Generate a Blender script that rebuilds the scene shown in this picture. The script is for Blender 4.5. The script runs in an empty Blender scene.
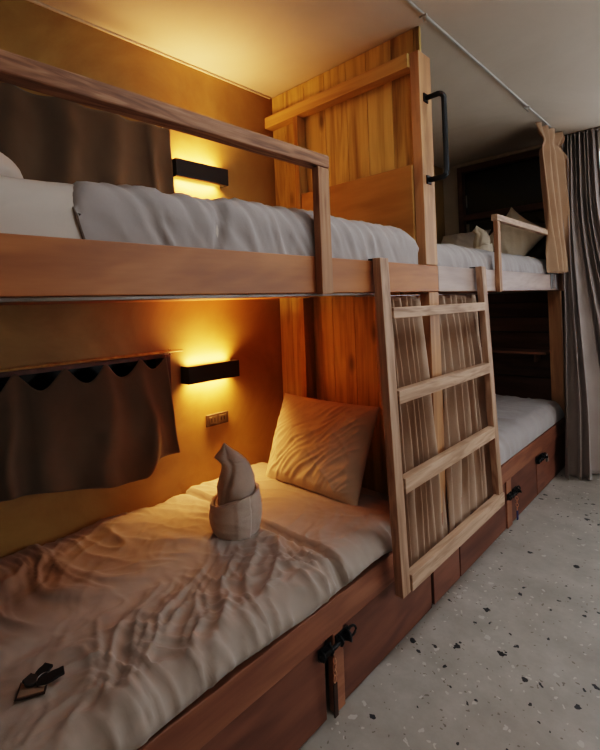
import bpy, bmesh, math, random
from mathutils import Vector, Matrix, noise, Euler
random.seed(7)
S = bpy.context.scene
COL = S.collection
PI = math.pi

# ------------------------------------------------------------------ materials
def nt(name):
    m = bpy.data.materials.new(name); m.use_nodes = True
    n = m.node_tree.nodes; l = m.node_tree.links
    b = n['Principled BSDF']
    return m, n, l, b

def ramp(n, stops, interp='LINEAR'):
    r = n.new('ShaderNodeValToRGB'); cr = r.color_ramp; cr.interpolation = interp
    while len(cr.elements) < len(stops): cr.elements.new(0.5)
    for e, (p, c) in zip(cr.elements, stops):
        e.position = p; e.color = (*c, 1) if len(c) == 3 else c
    return r

def mat_wood(name, dark, mid, light, axis=2, rough=.5, cross=22., along=1.3, bump=.15, tonevar=.55, coat=0.0, knots=False):
    m, n, l, b = nt(name)
    tc = n.new('ShaderNodeTexCoord')
    at = n.new('ShaderNodeAttribute'); at.attribute_name = 'tone'
    off = n.new('ShaderNodeVectorMath'); off.operation = 'MULTIPLY_ADD'
    off.inputs[1].default_value = (1, 1, 1)
    mul = n.new('ShaderNodeVectorMath'); mul.operation = 'SCALE'; mul.inputs['Scale'].default_value = 7.3
    l.new(at.outputs['Color'], mul.inputs[0])
    l.new(tc.outputs['Object'], off.inputs[0]); l.new(mul.outputs[0], off.inputs[2])
    mp = n.new('ShaderNodeMapping')
    sc = [cross] * 3; sc[axis] = along; mp.inputs['Scale'].default_value = sc
    l.new(off.outputs[0], mp.inputs['Vector'])
    mp2 = n.new('ShaderNodeMapping')
    sc2 = [cross * .28] * 3; sc2[axis] = along * .7; mp2.inputs['Scale'].default_value = sc2
    l.new(off.outputs[0], mp2.inputs['Vector'])
    n1 = n.new('ShaderNodeTexNoise'); n1.inputs['Scale'].default_value = 1.0; n1.inputs['Detail'].default_value = 6; n1.inputs['Roughness'].default_value = .65
    l.new(mp.outputs[0], n1.inputs['Vector'])
    n2 = n.new('ShaderNodeTexNoise'); n2.inputs['Scale'].default_value = 1.0; n2.inputs['Detail'].default_value = 3; n2.inputs['Distortion'].default_value = 1.2
    l.new(mp2.outputs[0], n2.inputs['Vector'])
    # rings: fold the broad noise into growth-ring bands
    mm = n.new('ShaderNodeMath'); mm.operation = 'MULTIPLY'; mm.inputs[1].default_value = 26
    l.new(n2.outputs['Fac'], mm.inputs[0])
    si = n.new('ShaderNodeMath'); si.operation = 'SINE'; l.new(mm.outputs[0], si.inputs[0])
    ma = n.new('ShaderNodeMath'); ma.operation = 'MULTIPLY_ADD'; ma.inputs[1].default_value = .13; 
    l.new(si.outputs[0], ma.inputs[0]); l.new(n1.outputs['Fac'], ma.inputs[2])
    # tone per plank
    ts = n.new('ShaderNodeMath'); ts.operation = 'MULTIPLY_ADD'; ts.inputs[1].default_value = tonevar; 
    l.new(at.outputs['Fac'], ts.inputs[0])
    sub = n.new('ShaderNodeMath'); sub.operation = 'SUBTRACT'; sub.inputs[1].default_value = tonevar * .5
    l.new(ma.outputs[0], sub.inputs[0]); l.new(sub.outputs[0], ts.inputs[2])
    r = ramp(n, [(.22, dark), (.5, mid), (.78, light)])
    l.new(ts.outputs[0], r.inputs[0])
    last = r.outputs[0]
    if knots:
        vm = n.new('ShaderNodeMapping'); vs = [6.0] * 3; vs[axis] = 2.2; vm.inputs['Scale'].default_value = vs
        l.new(off.outputs[0], vm.inputs['Vector'])
        vo = n.new('ShaderNodeTexVoronoi'); vo.inputs['Scale'].default_value = 1; vo.inputs['Randomness'].default_value = 1
        l.new(vm.outputs[0], vo.inputs['Vector'])
        kr = ramp(n, [(.05, (1, 1, 1)), (.16, (0, 0, 0))]); l.new(vo.outputs['Distance'], kr.inputs[0])
        mx = n.new('ShaderNodeMix'); mx.data_type = 'RGBA'; mx.inputs['B'].default_value = (*[c * .35 for c in dark], 1)
        ks = n.new('ShaderNodeMath'); ks.operation = 'MULTIPLY'; ks.inputs[1].default_value = .8
        l.new(kr.outputs[0], ks.inputs[0]); l.new(ks.outputs[0], mx.inputs['Factor']); l.new(last, mx.inputs['A'])
        last = mx.outputs['Result']
    l.new(last, b.inputs['Base Color'])
    b.inputs['Roughness'].default_value = rough
    b.inputs['Coat Weight'].default_value = coat; b.inputs['Coat Roughness'].default_value = .35
    bp = n.new('ShaderNodeBump'); bp.inputs['Strength'].default_value = bump; bp.inputs['Distance'].default_value = .004
    l.new(n1.outputs['Fac'], bp.inputs['Height']); l.new(bp.outputs[0], b.inputs['Normal'])
    return m

def mat_cloth(name, c1, c2, rough=.9, weave=900., bump=.25, sheen=.25, blotch=3.):
    m, n, l, b = nt(name)
    tc = n.new('ShaderNodeTexCoord')
    n1 = n.new('ShaderNodeTexNoise'); n1.inputs['Scale'].default_value = blotch; n1.inputs['Detail'].default_value = 4
    l.new(tc.outputs['Object'], n1.inputs['Vector'])
    r = ramp(n, [(.3, c1), (.7, c2)]); l.new(n1.outputs['Fac'], r.inputs[0])
    n2 = n.new('ShaderNodeTexNoise'); n2.inputs['Scale'].default_value = weave; n2.inputs['Detail'].default_value = 2
    l.new(tc.outputs['Object'], n2.inputs['Vector'])
    n3 = n.new('ShaderNodeTexNoise'); n3.inputs['Scale'].default_value = 60; n3.inputs['Detail'].default_value = 5
    l.new(tc.outputs['Object'], n3.inputs['Vector'])
    ad = n.new('ShaderNodeMath'); ad.operation = 'ADD'; l.new(n2.outputs['Fac'], ad.inputs[0]); l.new(n3.outputs['Fac'], ad.inputs[1])
    bp = n.new('ShaderNodeBump'); bp.inputs['Strength'].default_value = bump; bp.inputs['Distance'].default_value = .002
    l.new(ad.outputs[0], bp.inputs['Height']); l.new(bp.outputs[0], b.inputs['Normal'])
    l.new(r.outputs[0], b.inputs['Base Color'])
    b.inputs['Roughness'].default_value = rough
    b.inputs['Sheen Weight'].default_value = sheen
    b.inputs['Specular IOR Level'].default_value = .2
    return m

def mat_plain(name, c, rough=.5, metal=0., spec=.5, var=.12, scale=12.):
    m, n, l, b = nt(name)
    tc = n.new('ShaderNodeTexCoord')
    n1 = n.new('ShaderNodeTexNoise'); n1.inputs['Scale'].default_value = scale; n1.inputs['Detail'].default_value = 5
    l.new(tc.outputs['Object'], n1.inputs['Vector'])
    r = ramp(n, [(.3, [x * (1 - var) for x in c]), (.7, [min(1, x * (1 + var)) for x in c])])
    l.new(n1.outputs['Fac'], r.inputs[0]); l.new(r.outputs[0], b.inputs['Base Color'])
    b.inputs['Roughness'].default_value = rough; b.inputs['Metallic'].default_value = metal
    b.inputs['Specular IOR Level'].default_value = spec
    return m

def mat_plaster(name, c1, c2, c3, scale=2.2, bump=.25, rough=.7):
    m, n, l, b = nt(name)
    tc = n.new('ShaderNodeTexCoord')
    n1 = n.new('ShaderNodeTexNoise'); n1.inputs['Scale'].default_value = scale; n1.inputs['Detail'].default_value = 9
    n1.inputs['Roughness'].default_value = .62; n1.inputs['Distortion'].default_value = .8
    l.new(tc.outputs['Object'], n1.inputs['Vector'])
    r = ramp(n, [(.3, c1), (.5, c2), (.7, c3)]); l.new(n1.outputs['Fac'], r.inputs[0])
    l.new(r.outputs[0], b.inputs['Base Color']); b.inputs['Roughness'].default_value = rough
    n2 = n.new('ShaderNodeTexNoise'); n2.inputs['Scale'].default_value = scale * 3; n2.inputs['Detail'].default_value = 8; n2.inputs['Distortion'].default_value = .5
    l.new(tc.outputs['Object'], n2.inputs['Vector'])
    bp = n.new('ShaderNodeBump'); bp.inputs['Strength'].default_value = bump; bp.inputs['Distance'].default_value = .01
    l.new(n2.outputs['Fac'], bp.inputs['Height']); l.new(bp.outputs[0], b.inputs['Normal'])
    return m

def mat_terrazzo():
    m, n, l, b = nt('terrazzo')
    tc = n.new('ShaderNodeTexCoord')
    wn = n.new('ShaderNodeTexNoise'); wn.inputs['Scale'].default_value = 34; wn.inputs['Detail'].default_value = 2
    l.new(tc.outputs['Object'], wn.inputs['Vector'])
    wv = n.new('ShaderNodeVectorMath'); wv.operation = 'MULTIPLY_ADD'; wv.inputs[1].default_value = (.04, .04, 0)
    l.new(wn.outputs['Color'], wv.inputs[0]); l.new(tc.outputs['Object'], wv.inputs[2])
    n1 = n.new('ShaderNodeTexNoise'); n1.inputs['Scale'].default_value = 3.5; n1.inputs['Detail'].default_value = 9; n1.inputs['Roughness'].default_value = .7
    l.new(tc.outputs['Object'], n1.inputs['Vector'])
    base = ramp(n, [(.3, (.33, .30, .26)), (.52, (.42, .385, .335)), (.72, (.52, .48, .43))])
    l.new(n1.outputs['Fac'], base.inputs[0])
    cur = base.outputs[0]
    cl = n.new('ShaderNodeTexNoise'); cl.inputs['Scale'].default_value = 1.6; cl.inputs['Detail'].default_value = 2
    l.new(tc.outputs['Object'], cl.inputs['Vector'])
    def chips(scale, rad, keep, color, cur, seed, cluster=.0):
        off = n.new('ShaderNodeVectorMath'); off.operation = 'ADD'; off.inputs[1].default_value = (seed, seed * 1.7, 0)
        l.new(wv.outputs[0], off.inputs[0])
        v = n.new('ShaderNodeTexVoronoi'); v.voronoi_dimensions = '2D'; v.inputs['Scale'].default_value = scale
        l.new(off.outputs[0], v.inputs['Vector'])
        sp = n.new('ShaderNodeSeparateColor'); l.new(v.outputs['Color'], sp.inputs[0])
        # radius varies per chip
        rr = n.new('ShaderNodeMath'); rr.operation = 'MULTIPLY_ADD'; rr.inputs[1].default_value = rad * .8; rr.inputs[2].default_value = rad * .45
        l.new(sp.outputs['Green'], rr.inputs[0])
        lt = n.new('ShaderNodeMath'); lt.operation = 'LESS_THAN'; l.new(v.outputs['Distance'], lt.inputs[0]); l.new(rr.outputs[0], lt.inputs[1])
        thr = n.new('ShaderNodeMath'); thr.operation = 'MULTIPLY_ADD'; thr.inputs[1].default_value = cluster; thr.inputs[2].default_value = keep - cluster * .5
        l.new(cl.outputs['Fac'], thr.inputs[0])
        kp = n.new('ShaderNodeMath'); kp.operation = 'LESS_THAN'; l.new(sp.outputs['Red'], kp.inputs[0]); l.new(thr.outputs[0], kp.inputs[1])
        mu = n.new('ShaderNodeMath'); mu.operation = 'MULTIPLY'; l.new(lt.outputs[0], mu.inputs[0]); l.new(kp.outputs[0], mu.inputs[1])
        mx = n.new('ShaderNodeMix'); mx.data_type = 'RGBA'; mx.inputs['B'].default_value = (*color, 1)
        l.new(mu.outputs[0], mx.inputs['Factor']); l.new(cur, mx.inputs['A'])
        return mx.outputs['Result']
    cur = chips(38, .2, .12, (.58, .54, .48), cur, 3.1, .4)
    cur = chips(60, .22, .07, (.22, .19, .16), cur, 9.4, .3)
    cur = chips(15, .15, .08, (.55, .52, .47), cur, 5.5, .2)
    cur = chips(13, .16, .09, (.035, .036, .038), cur, 1.3, .45)
    cur = chips(24, .19, .05, (.045, .045, .045), cur, 7.7, .5)
    l.new(cur, b.inputs['Base Color'])
    b.inputs['Roughness'].default_value = .42
    bp = n.new('ShaderNodeBump'); bp.inputs['Strength'].default_value = .12; bp.inputs['Distance'].default_value = .004
    l.new(n1.outputs['Fac'], bp.inputs['Height']); l.new(bp.outputs[0], b.inputs['Normal'])
    return m

def mat_emit(name, c, s):
    m = bpy.data.materials.new(name); m.use_nodes = True
    n = m.node_tree.nodes; l = m.node_tree.links
    n.remove(n['Principled BSDF'])
    e = n.new('ShaderNodeEmission'); e.inputs[0].default_value = (*c, 1); e.inputs[1].default_value = s
    l.new(e.outputs[0], n['Material Output'].inputs[0]); return m

MW = {}
MW['beam'] = mat_wood('beam_plywood', (.26, .092, .026), (.36, .132, .038), (.44, .175, .054), axis=1, cross=14, along=1.1, bump=.06, coat=.15, rough=.55)
MW['beamfar'] = mat_wood('beam_painted_sunlit', (.26, .18, .14), (.36, .26, .21), (.46, .34, .28), axis=1, cross=16, along=1.3, bump=.08, rough=.5)  # far beam: paler, greyer wood colour with the sunlight on it painted in
MW['rail'] = mat_wood('guard_rail_wood', (.16, .07, .035), (.30, .14, .07), (.46, .24, .13), axis=1, cross=60, along=3, bump=.35, rough=.6)
MW['railz'] = mat_wood('guard_post_wood', (.17, .07, .033), (.32, .155, .075), (.44, .24, .125), axis=2, cross=40, along=2, bump=.3, rough=.6)
MW['pine'] = mat_wood('pine_planks', (.24, .135, .035), (.50, .335, .11), (.68, .49, .18), axis=2, cross=24, along=1.0, bump=.12, rough=.5, tonevar=.3, knots=True, coat=.1)
MW['pinex'] = mat_wood('pine_batten', (.38, .21, .06), (.52, .31, .1), (.62, .39, .14), axis=0, cross=20, along=1.2, bump=.08, rough=.5)
MW['post'] = mat_wood('post_pine', (.38, .19, .09), (.50, .27, .13), (.6, .35, .18), axis=2, cross=24, along=1.2, bump=.1, rough=.5)
MW['stile'] = mat_wood('stile_wood', (.28, .14, .035), (.42, .24, .07), (.54, .33, .1), axis=2, cross=24, along=1.2, bump=.1, rough=.55)
MW['ply'] = mat_wood('headboard_plywood', (.30, .15, .04), (.40, .21, .06), (.5, .27, .085), axis=0, cross=9, along=1.2, bump=.05, rough=.5)
MW['ladz'] = mat_wood('ladder_wood_upright', (.26, .145, .085), (.40, .245, .155), (.52, .34, .23), axis=2, cross=42, along=2.2, bump=.2, rough=.6)
MW['lady'] = mat_wood('ladder_wood_rung', (.29, .165, .1), (.44, .28, .18), (.58, .39, .27), axis=1, cross=46, along=2.2, bump=.25, rough=.6)
MW['door'] = mat_wood('door_plywood', (.13, .05, .031), (.19, .078, .047), (.26, .11, .067), axis=1, cross=10, along=1.1, bump=.08, rough=.5, coat=.1)
MW['benchrail'] = mat_wood('bench_rail_wood', (.20, .08, .045), (.30, .128, .07), (.39, .18, .1), axis=1, cross=16, along=1.1, bump=.1, rough=.5, coat=.1)
MW['darkwood'] = mat_wood('dark_boards', (.05, .018, .011), (.09, .034, .02), (.14, .055, .032), axis=0, cross=18, along=1.1, bump=.1, rough=.5)
MW['darkframe'] = mat_wood('dark_frame', (.08, .03, .016), (.13, .05, .027), (.18, .075, .04), axis=0, cross=18, along=1.1, bump=.1, rough=.5)
MW['shelf'] = mat_wood('shelf_wood', (.16, .07, .04), (.25, .11, .06), (.33, .15, .08), axis=0, cross=18, along=1.1, bump=.1, rough=.45)
WALL = mat_plaster('ochre_plaster', (.27, .15, .042), (.35, .215, .064), (.44, .285, .095), 1.8, .22, .55)
CEIL = mat_plaster('ceiling_paint', (.52, .43, .335), (.57, .475, .375), (.61, .515, .41), 1.2, .05, .8)
PLAINWALL = mat_plaster('side_plaster', (.42, .36, .28), (.5, .43, .34), (.55, .48, .4), 1.5, .1, .75)
FLOOR = mat_terrazzo()
DUVET = mat_cloth('duvet_taupe', (.36, .295, .245), (.42, .35, .295), blotch=2.)
DUVETUP = mat_cloth('duvet_grey', (.32, .28, .26), (.39, .345, .32), blotch=2.)
SHEET = mat_cloth('sheet_cream', (.5, .42, .34), (.58, .5, .41))
WHITE = mat_cloth('white_linen', (.52, .45, .39), (.6, .53, .46))
PILLOW = mat_cloth('pillow_cream', (.6, .5, .38), (.68, .58, .45))
TOWEL = mat_cloth('towel_cotton', (.5, .4, .32), (.56, .45, .37), weave=500, bump=.5, sheen=.5)
CURTB = mat_cloth('curtain_brown', (.12, .085, .055), (.165, .12, .08), weave=700)
CURTT = mat_cloth('curtain_tan', (.42, .29, .205), (.5, .36, .265), weave=700)
CURTO = mat_cloth('curtain_ochre', (.42, .265, .165), (.5, .325, .21), weave=700)
CURTG = mat_cloth('curtain_grey', (.32, .262, .23), (.38, .315, .28), weave=600)
DARKCL = mat_cloth('dark_pillowcase', (.1, .08, .06), (.14, .11, .085))
BLACK = mat_plain('black_metal', (.012, .011, .011), .42, .3)
BLACKM = mat_plain('black_matte', (.018, .014, .012), .6)
STEEL = mat_plain('steel', (.5, .5, .5), .3, 1.)
COPPER = mat_plain('copper_chain', (.7, .4, .26), .3, 1.)
GREYTRIM = mat_plain('grey_edge_strip', (.2, .16, .13), .4, .3)
CREAM = mat_plain('cream_paint', (.55, .45, .33), .6)
WHITEP = mat_plain('white_track', (.5, .47, .42), .5)
PLATE = mat_plain('socket_plate', (.07, .045, .026), .45)
BLACKGL = mat_plain('dark_glass', (.006, .007, .008), .12, 0, .6)
LEATHER = mat_plain('key_leather', (.05, .022, .012), .5)
TAGM = mat_plain('key_tag_wood', (.3, .2, .14), .5)
BLUE = mat_plain('blue_tag', (.04, .06, .2), .5)
LAMPGLOW = mat_emit('lamp_diffuser', (1, .62, .2), 14)

# ------------------------------------------------------------------ builders
class MB:
    def __init__(s): s.v = []; s.f = []; s.t = []; s.sm = []
    def add(s, vs, fs, tone=.5, smooth=False):
        o = len(s.v); s.v += [tuple(v) for v in vs]
        for f in fs: s.f.append([i + o for i in f]); s.t.append(tone); s.sm.append(smooth)
    def box(s, x0, x1, y0, y1, z0, z1, tone=None):
        if tone is None: tone = random.random() * .5 + .25
        v = [(x, y, z) for x in (x0, x1) for y in (y0, y1) for z in (z0, z1)]
        s.add(v, [(0, 1, 3, 2), (4, 6, 7, 5), (0, 4, 5, 1), (2, 3, 7, 6), (0, 2, 6, 4), (1, 5, 7, 3)], tone)
        return s
    def hexa(s, a, b, tone=.5):     # two quads (4 points each), bottom ring a and top ring b
        s.add(list(a) + list(b), [(3, 2, 1, 0), (4, 5, 6, 7), (0, 1, 5, 4), (1, 2, 6, 5), (2, 3, 7, 6), (3, 0, 4, 7)], tone); return s
    def tube(s, pts, r, n=10, tone=.5, closed=False):
        pts = [Vector(p) for p in pts]; N = len(pts); rings = []
        up0 = Vector((.13, .27, .95))
        for i, p in enumerate(pts):
            a = pts[(i - 1) % N] if (closed or i > 0) else p
            c = pts[(i + 1) % N] if (closed or i < N - 1) else p
            t = (c - a).normalized()
            u = t.cross(up0)
            if u.length < .1: u = t.cross(Vector((1, 0, 0)))
            u.normalize(); w = t.cross(u)
            rr = r[i] if isinstance(r, (list, tuple)) else r
            rings.append([p + u * rr * math.cos(2 * PI * k / n) + w * rr * math.sin(2 * PI * k / n) for k in range(n)])
        vs = [q for rg in rings for q in rg]; fs = []
        for i in range(N if closed else N - 1):
            j = (i + 1) % N
            for k in range(n): fs.append((i * n + k, i * n + (k + 1) % n, j * n + (k + 1) % n, j * n + k))
        if not closed:
            fs.append(tuple(range(n - 1, -1, -1))); fs.append(tuple((N - 1) * n + k for k in range(n)))
        s.add(vs, fs, tone, True); return s
    def build(s, name, mat, parent=None, bevel=.0, org=None, solid=0.):
        if org is None: org = tuple(parent['_o']) if parent is not None and '_o' in parent else (0, 0, 0)
        if org == 'c':
            xs = list(zip(*s.v)); org = ((min(xs[0]) + max(xs[0])) / 2, (min(xs[1]) + max(xs[1])) / 2, min(xs[2]))
            own = True
        else: own = parent is None
        me = bpy.data.meshes.new(name)
        me.from_pydata([(v[0] - org[0], v[1] - org[1], v[2] - org[2]) for v in s.v], [], s.f)
        a = me.attributes.new('tone', 'FLOAT', 'FACE')
        for i, t in enumerate(s.t): a.data[i].value = t
        me.polygons.foreach_set('use_smooth', s.sm)
        me.validate(); me.update()
        bm = bmesh.new(); bm.from_mesh(me); bmesh.ops.recalc_face_normals(bm, faces=bm.faces); bm.to_mesh(me); bm.free()
        me.materials.append(mat)
        o = bpy.data.objects.new(name, me); COL.objects.link(o)
        if own: o.location = org
        if parent is not None: o.parent = parent
        if bevel > 0:
            b = o.modifiers.new('bevel', 'BEVEL'); b.width = bevel; b.segments = 2; b.limit_method = 'ANGLE'; b.angle_limit = .6
        if solid:
            q = o.modifiers.new('solid', 'SOLIDIFY'); q.thickness = solid; q.offset = 0
        return o

def tag(o, label=None, cat=None, group=None, kind=None):
    if label: o['label'] = label
    if cat: o['category'] = cat
    if group: o['group'] = group
    if kind: o['kind'] = kind
    return o
ROOTS = []
def thing(name, loc, label, cat, group=None):
    o = bpy.data.objects.new(name, None); COL.objects.link(o); o.location = loc; o['_o'] = list(loc)
    o.empty_display_size = .05
    ROOTS.append(o)
    return tag(o, label, cat, group)
def sub(o, parent):   # remember build origin for sub-parts
    o['_o'] = list(parent['_o']); ROOTS.append(o); return o
def struct(name, mb, mat, bevel=0):
    o = mb.build(name, mat, bevel=bevel); o['kind'] = 'structure'; return o

def fbm(x, y, z=0., oct=3):
    v = 0; a = 1; t = 0
    for i in range(oct):
        v += a * noise.noise(Vector((x, y, z + i * 7.1))); t += a; a *= .5; x *= 2.03; y *= 2.03
    return v / t
def ridge(x, y, z=0.):
    return max(0., 1 - abs(2 * noise.noise(Vector((x, y, z))))) 
def sst(a, b, x):
    t = max(0, min(1, (x - a) / (b - a))); return t * t * (3 - 2 * t)

# ------------------------------------------------------------------ setting
LX, RX, NY, FY, CZ = -2.08, 1.75, -1.35, 4.35, 2.73
XF = -1.028
struct('floor', MB().box(LX - .1, RX + .1, NY - .1, FY + .1, -.08, 0, .5), FLOOR)
struct('ceiling', MB().box(LX - .1, RX + .1, NY - .1, FY + .1, CZ, CZ + .1, .5), CEIL)
def wall_holes(axis, c0, c1, a0, a1, z0, z1, holes):
    """wall slab with rectangular holes, made of boxes"""
    mb = MB(); hs = sorted(holes)
    def bx(p, q, r, s_):
        if q - p < 1e-4 or s_ - r < 1e-4: return
        if axis == 'x': mb.box(c0, c1, p, q, r, s_, .5)
        else: mb.box(p, q, c0, c1, r, s_, .5)
    cuts = sorted(set([a0, a1] + [h[0] for h in hs] + [h[1] for h in hs]))
    for p, q in zip(cuts, cuts[1:]):
        col = sorted([(h[2], h[3]) for h in hs if h[0] <= p + 1e-6 and h[1] >= q - 1e-6])
        z = z0
        for r, s_ in col: bx(p, q, z, r); z = s_
        bx(p, q, z, z1)
    return mb
WL = [(-.3, 1.215, .80, 1.20), (-.3, 1.215, 1.78, 2.32)]
struct('wall_left', wall_holes('x', LX - .1, LX, NY, FY, 0, CZ, WL), WALL)
WF = [(-1.9, -1.1, 1.63, 2.69), (-.86, .9, .95, 2.62)]
struct('wall_far', wall_holes('y', FY, FY + .1, LX - .1, RX + .1, 0, CZ, WF), PLAINWALL)
WR = [(1.6, 4.1, .85, 2.35)]
struct('wall_right', wall_holes('x', RX, RX + .1, NY, FY, 0, CZ, WR), PLAINWALL)
struct('wall_near', MB().box(LX - .1, RX + .1, NY - .1, NY, 0, CZ, .5), PLAINWALL)

# small dark windows beside the bunks
for i, (z0, z1) in enumerate(((.80, 1.20), (1.78, 2.32))):
    w = MB()
    w.box(LX - .1, LX + .012, -.3, -.27, z0, z1); w.box(LX - .1, LX + .012, 1.18, 1.215, z0, z1)
    w.box(LX - .1, LX + .012, -.27, 1.18, z0, z0 + .025); w.box(LX - .1, LX + .012, -.27, 1.18, z1 - .02, z1)
    o = struct('window_%d' % (i + 1), w, MW['darkframe'], .002)
    g = MB().box(LX - .085, LX - .075, -.27, 1.18, z0 + .025, z1 - .02).build('window_pane', BLACKGL, o, org=(0, 0, 0))
# far dark window
w = MB()
for b_ in ((-1.92, -1.87, 1.61, 2.69), (-1.13, -1.09, 1.61, 2.69), (-1.87, -1.13, 2.635, 2.69), (-1.87, -1.13, 2.17, 2.225), (-1.87, -1.13, 1.61, 1.66)):
    w.box(b_[0], b_[1], FY - .03, FY + .06, b_[2], b_[3])
o = struct('window_3', w, MW['darkframe'], .003)
MB().box(-1.87, -1.13, FY + .03, FY + .04, 1.66, 2.635).build('window_pane', BLACKGL, o, org=(0, 0, 0))
MB().box(-1.862, -1.853, FY + .018, FY + .027, 2.3, 2.42).build('window_catch', STEEL, o, org=(0, 0, 0))
MB().box(-1.865, -1.84, FY + .018, FY + .027, 2.02, 2.14).build('window_vent', CREAM, o, org=(0, 0, 0))
# daylight windows
GL = bpy.data.materials.new('clear_glass'); GL.use_nodes = True
gb = GL.node_tree.nodes['Principled BSDF']; gb.inputs['Transmission Weight'].default_value = 1; gb.inputs['Roughness'].default_value = .02; gb.inputs['IOR'].default_value = 1.02
w = MB()
for b_ in ((-.86, -.82, .95, 2.62), (.86, .9, .95, 2.62), (-.82, .86, 2.58, 2.62), (-.82, .86, .95, .99), (.0, .04, .99, 2.58)):
    w.box(b_[0], b_[1], FY - .01, FY + .09, b_[2], b_[3])
o = struct('window_4', w, CREAM, .003)
MB().box(-.82, .86, FY + .05, FY + .055, .99, 2.58).build('window_pane', GL, o, org=(0, 0, 0))
w = MB()
for b_ in ((1.6, 1.64, .85, 2.35), (4.06, 4.1, .85, 2.35), (1.64, 4.06, 2.31, 2.35), (1.64, 4.06, .85, .89), (2.83, 2.87, .89, 2.31)):
    w.box(RX - .01, RX + .09, b_[0], b_[1], b_[2], b_[3])
o = struct('window_5', w, CREAM, .003)
MB().box(RX + .05, RX + .055, 1.64, 4.06, .89, 2.31).build('window_pane', GL, o, org=(0, 0, 0))
# ceiling trims
struct('trim_1', MB().box(LX + .12, -.98, FY - .022, FY, CZ - .03, CZ - .002, .5), CREAM, .003)
struct('trim_2', MB().box(LX, LX + .012, NY, 1.985, CZ - .012, CZ - .001, .5), CREAM, .002)
struct('baseboard_near', MB().box(LX, RX, NY, NY + .015, 0, .08, .5), PLAINWALL, .002)

# ------------------------------------------------------------------ bunk beds
def planks(xs, y0, y1, z0, z1, axis='z', seed=1, gap=.0025):
    rnd = random.Random(seed); mb = MB()
    for a, b in zip(xs, xs[1:]): mb.box(a + gap / 2, b - gap / 2, y0, y1, z0, z1, rnd.random())
    return mb

def latch(door, y, z, x=XF, name='latch'):
    """black barrel bolt across a door and its stile"""
    m = MB()
    m.box(x + .0, x + .005, y - .085, y - .02, z - .017, z + .017, .5)
    m.box(x + .0, x + .005, y + .005, y + .075, z - .02, z + .02, .5)
    m.tube([(x + .016, y - .09, z), (x + .016, y + .07, z)], .0075, 10)
    for yy in (y - .075, y - .035, y + .02, y + .06):
        m.tube([(x + .003, yy, z - .015), (x + .018, yy, z - .0135), (x + .026, yy, z), (x + .018, yy, z + .0135), (x + .003, yy, z + .015)], .0045, 6)
    m.tube([(x + .02, y + .04, z), (x + .036, y + .042, z + .004), (x + .043, y + .044, z + .006)], [.006, .006, .009], 8)
    # hasp loop
    m.tube([(x + .012 + .003 * math.cos(a), y + .085 + .02 * math.cos(a), z + .018 * math.sin(a)) for a in [k * PI / 5 for k in range(10)]], .0045, 6, closed=True)
    return m.build(name, BLACK, door)

def frame_board(parent, name, mat, *box, bevel=.003, tone=None):
    return MB().box(*box, tone=tone).build(name, mat, parent, bevel)

# ---- near bunk
nb = thing('bunk_bed', (-1.5, 1.0, 0), 'near two-tier wooden bunk with plank partition, plywood side beam and storage doors below', 'bunk bed', None)
Y0, Y1 = -.12, 1.962
beamL = frame_board(nb, 'upper_beam', MW['beam'], XF - .032, XF, Y0, 2.062, 1.457, 1.582)
frame_board(nb, 'edge_strip', GREYTRIM, XF - .045, XF - .012, Y0, 1.60, 1.447, 1.456, bevel=.001)
frame_board(nb, 'upper_base', MW['beam'], LX + .004, XF - .034, Y0, 1.90, 1.462, 1.485)
frame_board(nb, 'partition_post', MW['post'], XF - .048, XF, 1.948, 2.062, 1.584, 2.585)
frame_board(nb, 'partition_post', MW['post'], XF - .048, XF - .001, 1.966, 2.062, .40, 1.455)
frame_board(nb, 'end_post', MW['post'], XF - .048, XF, Y0 - .06, Y0 - .002, .0, 1.6)
pp = planks([LX + .004, -1.969, -1.803, -1.646, -1.493, -1.358, -1.208, XF - .05], 2.0, 2.018, .30, CZ - .003, seed=5)
pp.build('plank_partition', MW['pine'], nb, .0015)
frame_board(nb, 'top_batten', MW['pinex'], LX + .004, XF - .049, 1.932, 1.998, 2.517, 2.585)
frame_board(nb, 'corner_infill', MW['pine'], XF - .0495, XF - .02, 2.0, 2.018, 2.588, CZ - .003, tone=.3)
frame_board(nb, 'stile', MW['stile'], -1.835, -1.80, 1.932, 1.998, 1.50, 2.516)
frame_board(nb, 'stile', MW['stile'], -1.828, -1.787, 1.912, 1.998, .50, 1.455)
hb = MB().box(-1.79, XF - .0495, 1.934, 1.950, 1.60, 2.058)
hb.build('headboard', MW['ply'], nb, .002)
# bench
frame_board(nb, 'side_rail', MW['benchrail'], XF - .04, XF, Y0, 2.0, .283, .398)
frame_board(nb, 'lower_base', MW['benchrail'], LX + .004, XF - .042, Y0, 1.995, .28, .3)
st = frame_board(nb, 'door_stile', MW['benchrail'], XF - .03, XF - .002, 1.186, 1.242, .005, .281)
d1 = sub(frame_board(nb, 'storage_door', MW['door'], XF - .03, XF - .010, Y0 + .02, 1.150, .008, .28), nb)
d2 = sub(frame_board(nb, 'storage_door', MW['door'], XF - .03, XF - .010, 1.249, 1.897, .008, .28), nb)
latch(d2, 1.19, .252, XF - .001)
# guard rail near
sl = .0
g = MB()
g.box(XF + .001, XF + .031, 1.165, 1.222, 1.452, 1.884)
gp = g.build('guard_post', MW['railz'], nb, .003)
g = MB().box(XF - .018, XF + .031, Y0 - .06, 1.226, 1.886, 1.93)
g.build('guard_rail', MW['rail'], nb, .004)
g = MB().box(XF + .001, XF + .031, Y0 - .06, Y0 - .003, 1.60, 1.884)
g.build('guard_post', MW['railz'], nb, .003)
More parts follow.
